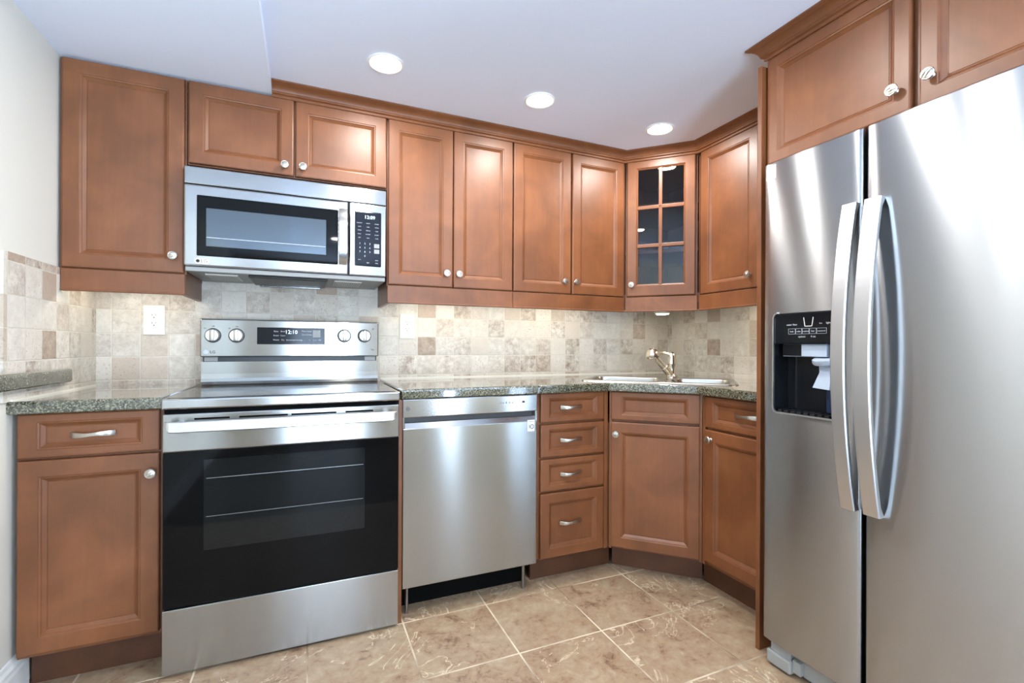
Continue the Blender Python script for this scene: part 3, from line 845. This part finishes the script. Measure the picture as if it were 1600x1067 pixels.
MB().text([('LG', .041, 1.0555, .0175, 'LEFT'), ('Thin', .735, 1.066, .010, 'RIGHT'), ('Lo', .023, 1.160, .009, 'CENTER'), ('Hi', .115, 1.160, .009, 'CENTER'), ('Off', .053, 1.168, .008, 'CENTER'), ('Off', .143, 1.168, .008, 'CENTER'), ('Warm', .594, 1.092, .010, 'CENTER'), ('Hi', .636, 1.168, .009, 'CENTER'), ('Hi', .728, 1.168, .009, 'CENTER')], .5597).obj('panel_lettering', INKD, cp)

# ---------------------------------------------------------------- dishwasher
YD = 1.903
t = thing('dishwasher', 'stainless dishwasher with pocket handle between range and drawer cabinet', 'dishwasher', (.3475, YD, 0))
DWW = .597
MB().box(.004, DWW-.004, .050, .600, .11, .872).obj('tub', BLACKP, t)
MB().box(.010, DWW-.010, .105, .120, .0, .115).obj('toe_panel', HOLE, t)
for x in (.016, DWW-.06): MB().cyl((x+.012, .042, 0), (0, 0, 1), .007, .11, 10).obj('levelling_foot', RACK, t)
dd = MB().box(.001, DWW-.001, 0, .045, .119, .757, .004).obj('door', STEEL, t)
m = MB().box(0, DWW, 0, .050, .799, .873, .004)
m.box(0, .011, 0, .050, .755, .802, .002, 1).box(DWW-.011, DWW, 0, .050, .755, .802, .002, 1)
cpn = m.obj('control_panel', STEEL_S, t)
m = MB(); m.poly([(x, y, z) for x in (.011, DWW-.011) for y, z in ((.001, .755), (.012, .776), (.040, .776), (.040, .755))], [[0, 1, 5, 4], [1, 2, 6, 5], [2, 3, 7, 6], [3, 0, 4, 7], [0, 1, 2, 3], [4, 5, 6, 7]])
m.obj('handle_lip', STEEL_S, t)
MB().box(.011, DWW-.011, .038, .044, .774, .802).obj('handle_pocket', DARKP, t)
MB().text([('- = o  8  H  a', .445, .842, .013, 'CENTER'), ('..........', .440, .831, .008, 'CENTER')], -.0005).obj('button_lettering', INK, cpn)
MB().box(.522, .535, -.0006, .0005, .839, .847).obj('status_display', INKD, cpn)
MB().text([('LG', .196, .842, .009, 'CENTER')], -.0005).lathe([(.008, 0), (.008, .0005)], (.022, -.0001, .836), (0, -1, 0), 18).obj('logo', INK, cpn)
sk_ = MB().box(.549, .583, -.0008, .0005, .711, .762-.001).obj('sticker', PAPER, dd, label='small white warranty sticker with a black number ten')
m = MB().text([('1', .557, .7315, .026, 'CENTER'), ('INVERTER', .566, .753, .0062, 'CENTER')], -.0012)
m.lathe([(.0070, 0), (.0100, 0), (.0100, .0004), (.0070, .0004)], (.570, -.0010, .7315), (0, -1, 0), 24, caps=False).box(.566, .574, -.0013, -.0009, .7308, .7322)
m.obj('sticker_print', INKD, sk_)

# ---------------------------------------------------------------- fridge
FX = 1.450; FY = 1.172
t = thing('fridge', 'large stainless side-by-side fridge with ice dispenser, right of the side panel', 'fridge', (FX, FY, 0), -PI/2)
FW = .842
MB().box(.004, FW-.004, .070, .770, .035, 1.700).obj('cabinet_body', DARKP, t)
MB().box(.010, FW-.010, .062, .085, .035, 1.700).obj('door_gasket', HOLE, t)
MB().box(.050, FW-.050, .040, .072, .012, .080, .003).obj('kick_grille', GREYP, t)
for x in (.06, FW-.06):
    for y in (.14, .70): MB().cyl((x, y, 0), (0, 0, 1), .02, .036, 14).obj('foot', BLACKP, t)
def slab(x0, x1, z0, z1, hole=None, bulge=.006, r=.010):
    m = MB(); b = m.b; w = x1-x0
    xs = []
    for i in range(6):
        a = PI/2*i/5; xs.append(x0 + r*(1-math.cos(a)))
    inner = [x0+r+(w-2*r)*i/16 for i in range(1, 16)]
    if hole: inner = sorted([x for x in inner if abs(x-hole[0]) > .008 and abs(x-hole[1]) > .008] + [hole[0], hole[1]])
    xs = xs + inner + [x1-(x-x0) for x in xs[::-1]]
    def yv(x):
        u = (x-x0)/w; e = min(x-x0, x1-x)
        y = bulge*(2*u-1)**2
        if e < r: y += r - math.sqrt(max(r*r-(r-e)**2, 0))
        return y
    zs = [z0, z0+.004] + ([hole[2], hole[3]] if hole else []) + [z1-.004, z1]
    g = [[b.verts.new((x, yv(x) + (.004 if k in (0, len(zs)-1) else 0), z)) for x in xs] for k, z in enumerate(zs)]
    for k in range(len(zs)-1):
        for i in range(len(xs)-1):
            if hole and xs[i] >= hole[0]-1e-6 and xs[i+1] <= hole[1]+1e-6 and zs[k] >= hole[2]-1e-6 and zs[k+1] <= hole[3]+1e-6: continue
            b.faces.new((g[k][i], g[k][i+1], g[k+1][i+1], g[k+1][i]))
    # edges back to the gasket
    D = .058
    loop = [g[k][0] for k in range(len(zs))] + g[-1][1:] + [g[k][-1] for k in range(len(zs)-2, -1, -1)] + g[0][-2:0:-1]
    back = [b.verts.new((v.co.x, D, v.co.z)) for v in loop]
    n = len(loop)
    for i in range(n): b.faces.new((loop[i], loop[(i+1) % n], back[(i+1) % n], back[i]))
    b.faces.new(back)
    return m
HX0, HX1, HZ0, HZ1 = .046, .262, .872, 1.200
fz0, fz1 = .086, 1.717
d1 = slab(0, .3185, fz0, fz1, (HX0, HX1, HZ0, HZ1)).obj('freezer_door', STEEL_F, t, smooth=True)
d2 = slab(.3285, FW, fz0, fz1).obj('fridge_door', STEEL_F, t, smooth=True)
def fr_handle(parent, x0, x1, z0=.622, z1=1.502):
    m = MB(); rows = []; n = 32
    for i in range(n+1):
        k = 2*i/n-1; z = z0+(z1-z0)*i/n
        f = -(.020+.050*(1-k*k)); e = min(i, n-i)
        bk = .006 if e < 1 else f+.016
        rows.append([m.b.verts.new(p) for p in ((x0, f+.003, z), (x0+.003, f, z), (x1-.003, f, z), (x1, f+.003, z), (x1-.002, bk, z), (x0+.002, bk, z))])
    for R, S in zip(rows[:-1], rows[1:]):
        for i in range(6): m.b.faces.new((R[i], R[(i+1) % 6], S[(i+1) % 6], S[i]))
    m.b.faces.new(rows[0]); m.b.faces.new(rows[-1])
    return m.obj('handle', HANDLE, parent)
fr_handle(d1, .276, .316); fr_handle(d2, .337, .381)
# dispenser
m = MB()
def rec(x0, x1, z0, z1, y0, y1):
    a = [(x0, z0), (x1, z0), (x1, z1), (x0, z1)]
    pts = [(x, y0, z) for x, z in a] + [(x+(.012 if i in (0, 3) else -.012), y1, z+(.008 if i < 2 else -.0)) for i, (x, z) in enumerate(a)]
    m.poly(pts, [[0, 1, 5, 4], [1, 2, 6, 5], [2, 3, 7, 6], [3, 0, 4, 7], [4, 5, 6, 7]])
rec(HX0-.0005, HX1+.0005, HZ0-.0005, 1.101, .004, .054)
BLK2 = plain('glossy black dispenser plastic', (0.006, 0.007, 0.009, 1), 0.12, spec=0.25)
dr = m.obj('dispenser_recess', BLK2, d1, fixn=False)
MB().box(HX0, HX1, .0005, .030, 1.098, HZ1, .004).obj('dispenser_panel', BLK2, d1)
dp = [o for o in COL.objects if o.name.startswith('dispenser_panel')][0]
m = MB().text([('water', .100, 1.161, .008, 'CENTER'), ('filter', .120, 1.161, .008, 'CENTER'), ('ice', .204, 1.163, .008, 'CENTER'), ('light', .227, 1.163, .008, 'CENTER'),
               ('lock', .109, 1.139, .0075, 'CENTER'), ('cube', .132, 1.139, .0075, 'CENTER'), ('crushed', .155, 1.139, .0068, 'CENTER'), ('fast', .179, 1.139, .0075, 'CENTER'), ('measured', .206, 1.139, .0062, 'CENTER'),
               ('options', .143, 1.122, .008, 'CENTER'), ('4 oz', .180, 1.122, .009, 'CENTER')], .0001)
for x0, x1 in ((.097, .121), (.122, .143), (.144, .167), (.168, .190), (.191, .222)):     # printed key outlines
    for a, b_, c, d_ in ((x0, x1, 1.1305, 1.1312), (x0, x1, 1.1475, 1.1482), (x0, x0+.0007, 1.1305, 1.1482), (x1-.0007, x1, 1.1305, 1.1482)): m.box(a, b_, 0, .001, c, d_)
m.obj('panel_lettering', LEGEND, dp)
m = MB()      # glass outline symbol
for q in (((.149, 1.183), (.153, 1.155)), ((.153, 1.155), (.176, 1.155)), ((.176, 1.155), (.180, 1.183))):
    (ax, az), (bx, bz) = q; m.sweep([(ax, .0003, az), (bx, .0003, bz)], [(-.0010, -.0003), (.0010, -.0003), (.0010, .0003), (-.0010, .0003)], up=(0, 1, 0))
m.obj('glass_symbol', WHITEP, dp)
MB().box(.068, .214, .012, .030, 1.058, 1.098, .002, 1).obj('chute_cover', PALEG, dr)
MB().box(.069, .134, .010, .0125, 1.060, 1.097, .001, 1).obj('chute_shade', BLK2, dr)
m = MB().lathe([(.030, 0), (.034, .006), (.034, .016), (.028, .020)], (.200, .028, 1.036), (0, -.2, 1), 24); m.obj('ice_spout', PALEG, dr, smooth=True)
m = MB().poly([(.182, .024, 1.042), (.226, .024, 1.042), (.226, .016, 1.006), (.190, .016, 1.010), (.176, .004, .962), (.228, .004, .958), (.182, .030, 1.042), (.226, .030, 1.042), (.226, .023, 1.006), (.190, .023, 1.010), (.176, .011, .962), (.228, .011, .958)],
              [[0, 1, 2, 3], [3, 2, 5, 4], [6, 7, 8, 9], [9, 8, 11, 10], [0, 3, 9, 6], [3, 4, 10, 9], [1, 2, 8, 7], [2, 5, 11, 8], [4, 5, 11, 10], [0, 1, 7, 6]])
m.obj('ice_paddle', PALEG, dr)
m = MB().box(.196, .256, .038, .046, .884, .958, .002, 1); m.obj('water_paddle', plain('smoky blue plastic', srgb(34, 48, 78), .2), dr)
m = MB()
for k in range(9): m.box(HX0+.006+k*.0225, HX0+.020+k*.0225, .010, .050, .8725, .8790)
m.obj('drip_tray', BLACKP, dr)
MB().sweep([(x, -.0005, z) for x, z in ([(HX1, HZ0-.002), (HX0+.012, HZ0-.002), (HX0+.003, HZ0+.002), (HX0-.002, HZ0+.012), (HX0-.002, HZ1-.014), (HX0+.003, HZ1-.003), (HX0+.012, HZ1+.002)])], [(-.0024, -.004), (.0024, -.004), (.0024, .003), (-.0024, .003)], up=(0, 1, 0)).obj('dispenser_bezel', HANDLE, d1)
# sticker and lower hinge cover
def on_door(m):       # follow the slight curve of the freezer door
    for v in m.b.verts: v.co.y += .006*(2*v.co.x/.3185-1)**2
    return m
m = MB()
for i in range(4): m.box(.0105+.009*i, .0105+.009*(i+1), -.0007, .0004, 1.660, 1.707)
s = on_door(m).obj('sticker', PAPER, d1, label='white printed paper sticker')
on_door(MB().text([('WARNING', .013, 1.700, .0060, 'LEFT'), ('read before use', .013, 1.692, .0038, 'LEFT'), ('keep level', .013, 1.685, .0038, 'LEFT'), ('see manual', .013, 1.678, .0038, 'LEFT'), ('NO. 4', .013, 1.666, .0055, 'LEFT')], -.0011)).obj('sticker_print', INK, s)
MB().box(.012, .100, .010, .060, .008, .052, .006).box(.022, .095, .020, .060, .050, .084, .003).box(.100, .128, .022, .060, .018, .060, .002).obj('hinge_cover', GREYP, t)

# ---------------------------------------------------------------- outlets
def outlet(x, z, label):
    t = thing('wall_outlet', label, 'outlet', (x, 2.5258, z), 0, 'wall outlets in the tiled backsplash')
    MB().box(-.039, .039, -.006, 0, -.064, .064, .003).obj('cover_plate', IVORY, t)
    r = MB().box(-.0175, .0175, -.0085, -.005, -.034, .034, .0015).obj('receptacle', IVORY, t)
    m = MB()
    for s in (-1, 1):
        m.box(-.0075, -.0058, -.0089, -.008, s*.017+.001, s*.017+.009).box(.0050, .0067, -.0089, -.008, s*.017+.002, s*.017+.008)
        m.lathe([(.0024, 0), (.0024, .0006)], (0, -.0084, s*.017-.006), (0, -1, 0), 10)
    m.obj('slots', HOLE, r)
outlet(-.612, 1.194, 'ivory double outlet on the tiled wall left of the range')
outlet(.485, 1.189, 'ivory double outlet on the tiled wall above the dishwasher')

# ---------------------------------------------------------------- lamps
def downlight(x, y, label, grp='recessed ceiling lights'):
    t = thing('recessed_light', label, 'ceiling light', (x, y, ZC), 0, grp)
    MB().lathe([(.050, -.001), (.062, -.0005), (.066, -.003), (.060, -.006), (.050, -.004)], n=40, caps=False).obj('trim_ring', WHITEP, t, smooth=True)
    MB().lathe([(.0, -.003), (.0505, -.003)], n=40, caps=False).obj('diffuser', LAMP, t)
downlight(.272, 1.862, 'recessed ceiling light nearest the soffit, leftmost of three')
downlight(.932, 1.868, 'middle recessed ceiling light of three along the cabinets')
downlight(1.598, 1.874, 'recessed ceiling light nearest the glass corner cabinet')
for i, (x, y, w) in enumerate(((.272, 1.04, 'of the second row, nearest the soffit'), (.935, 1.04, 'of the second row, nearest the fridge'), (.272, -.80, 'of the added unseen third row, nearest the soffit'), (.935, -.80, 'of the added unseen third row, farther right'))):
    downlight(x, y, 'recessed ceiling light ' + w)  # third row is unseen, added for ambient light
def strip(x0, x1, y0, y1, z, label, rot=False):
    t = thing('under_cabinet_light', label, 'light', ((x0+x1)/2, (y0+y1)/2, z), 0, 'under cabinet strip lights')
    a, b_ = (x1-x0)/2, (y1-y0)/2
    MB().box(-a, a, -b_, b_, -.012, 0, .002, 1).obj('housing', WHITEP, t)
    MB().box(-a+.006, a-.006, -b_+.006, b_-.006, -.0145, -.0115).obj('diffuser', STRIPM, t)
strip(-.76, -.50, 2.330, 2.370, ZUB, 'slim strip light under the tall left wall cabinet')
strip(.42, .92, 2.330, 2.370, ZUB, 'slim strip light under the wall cabinet right of the microwave')
strip(1.02, 1.56, 2.330, 2.370, ZUB, 'slim strip light under the wall cabinet left of the corner')
strip(2.03, 2.07, 1.34, 1.84, ZUB, 'slim strip light under the right wall cabinet')
t = thing('puck_light', 'small round white puck light under the glass corner cabinet', 'light', (2.00, 2.315, ZUB-.04))
MB().lathe([(.050, 0), (.050, -.018), (.046, -.030), (.040, -.034), (0, -.040)], n=32, caps=False).obj('housing', WHITEP, t, smooth=True)
MB().lathe([(.036, -.0372), (.0, -.0412)], n=24, caps=False).obj('diffuser', STRIPM, t)
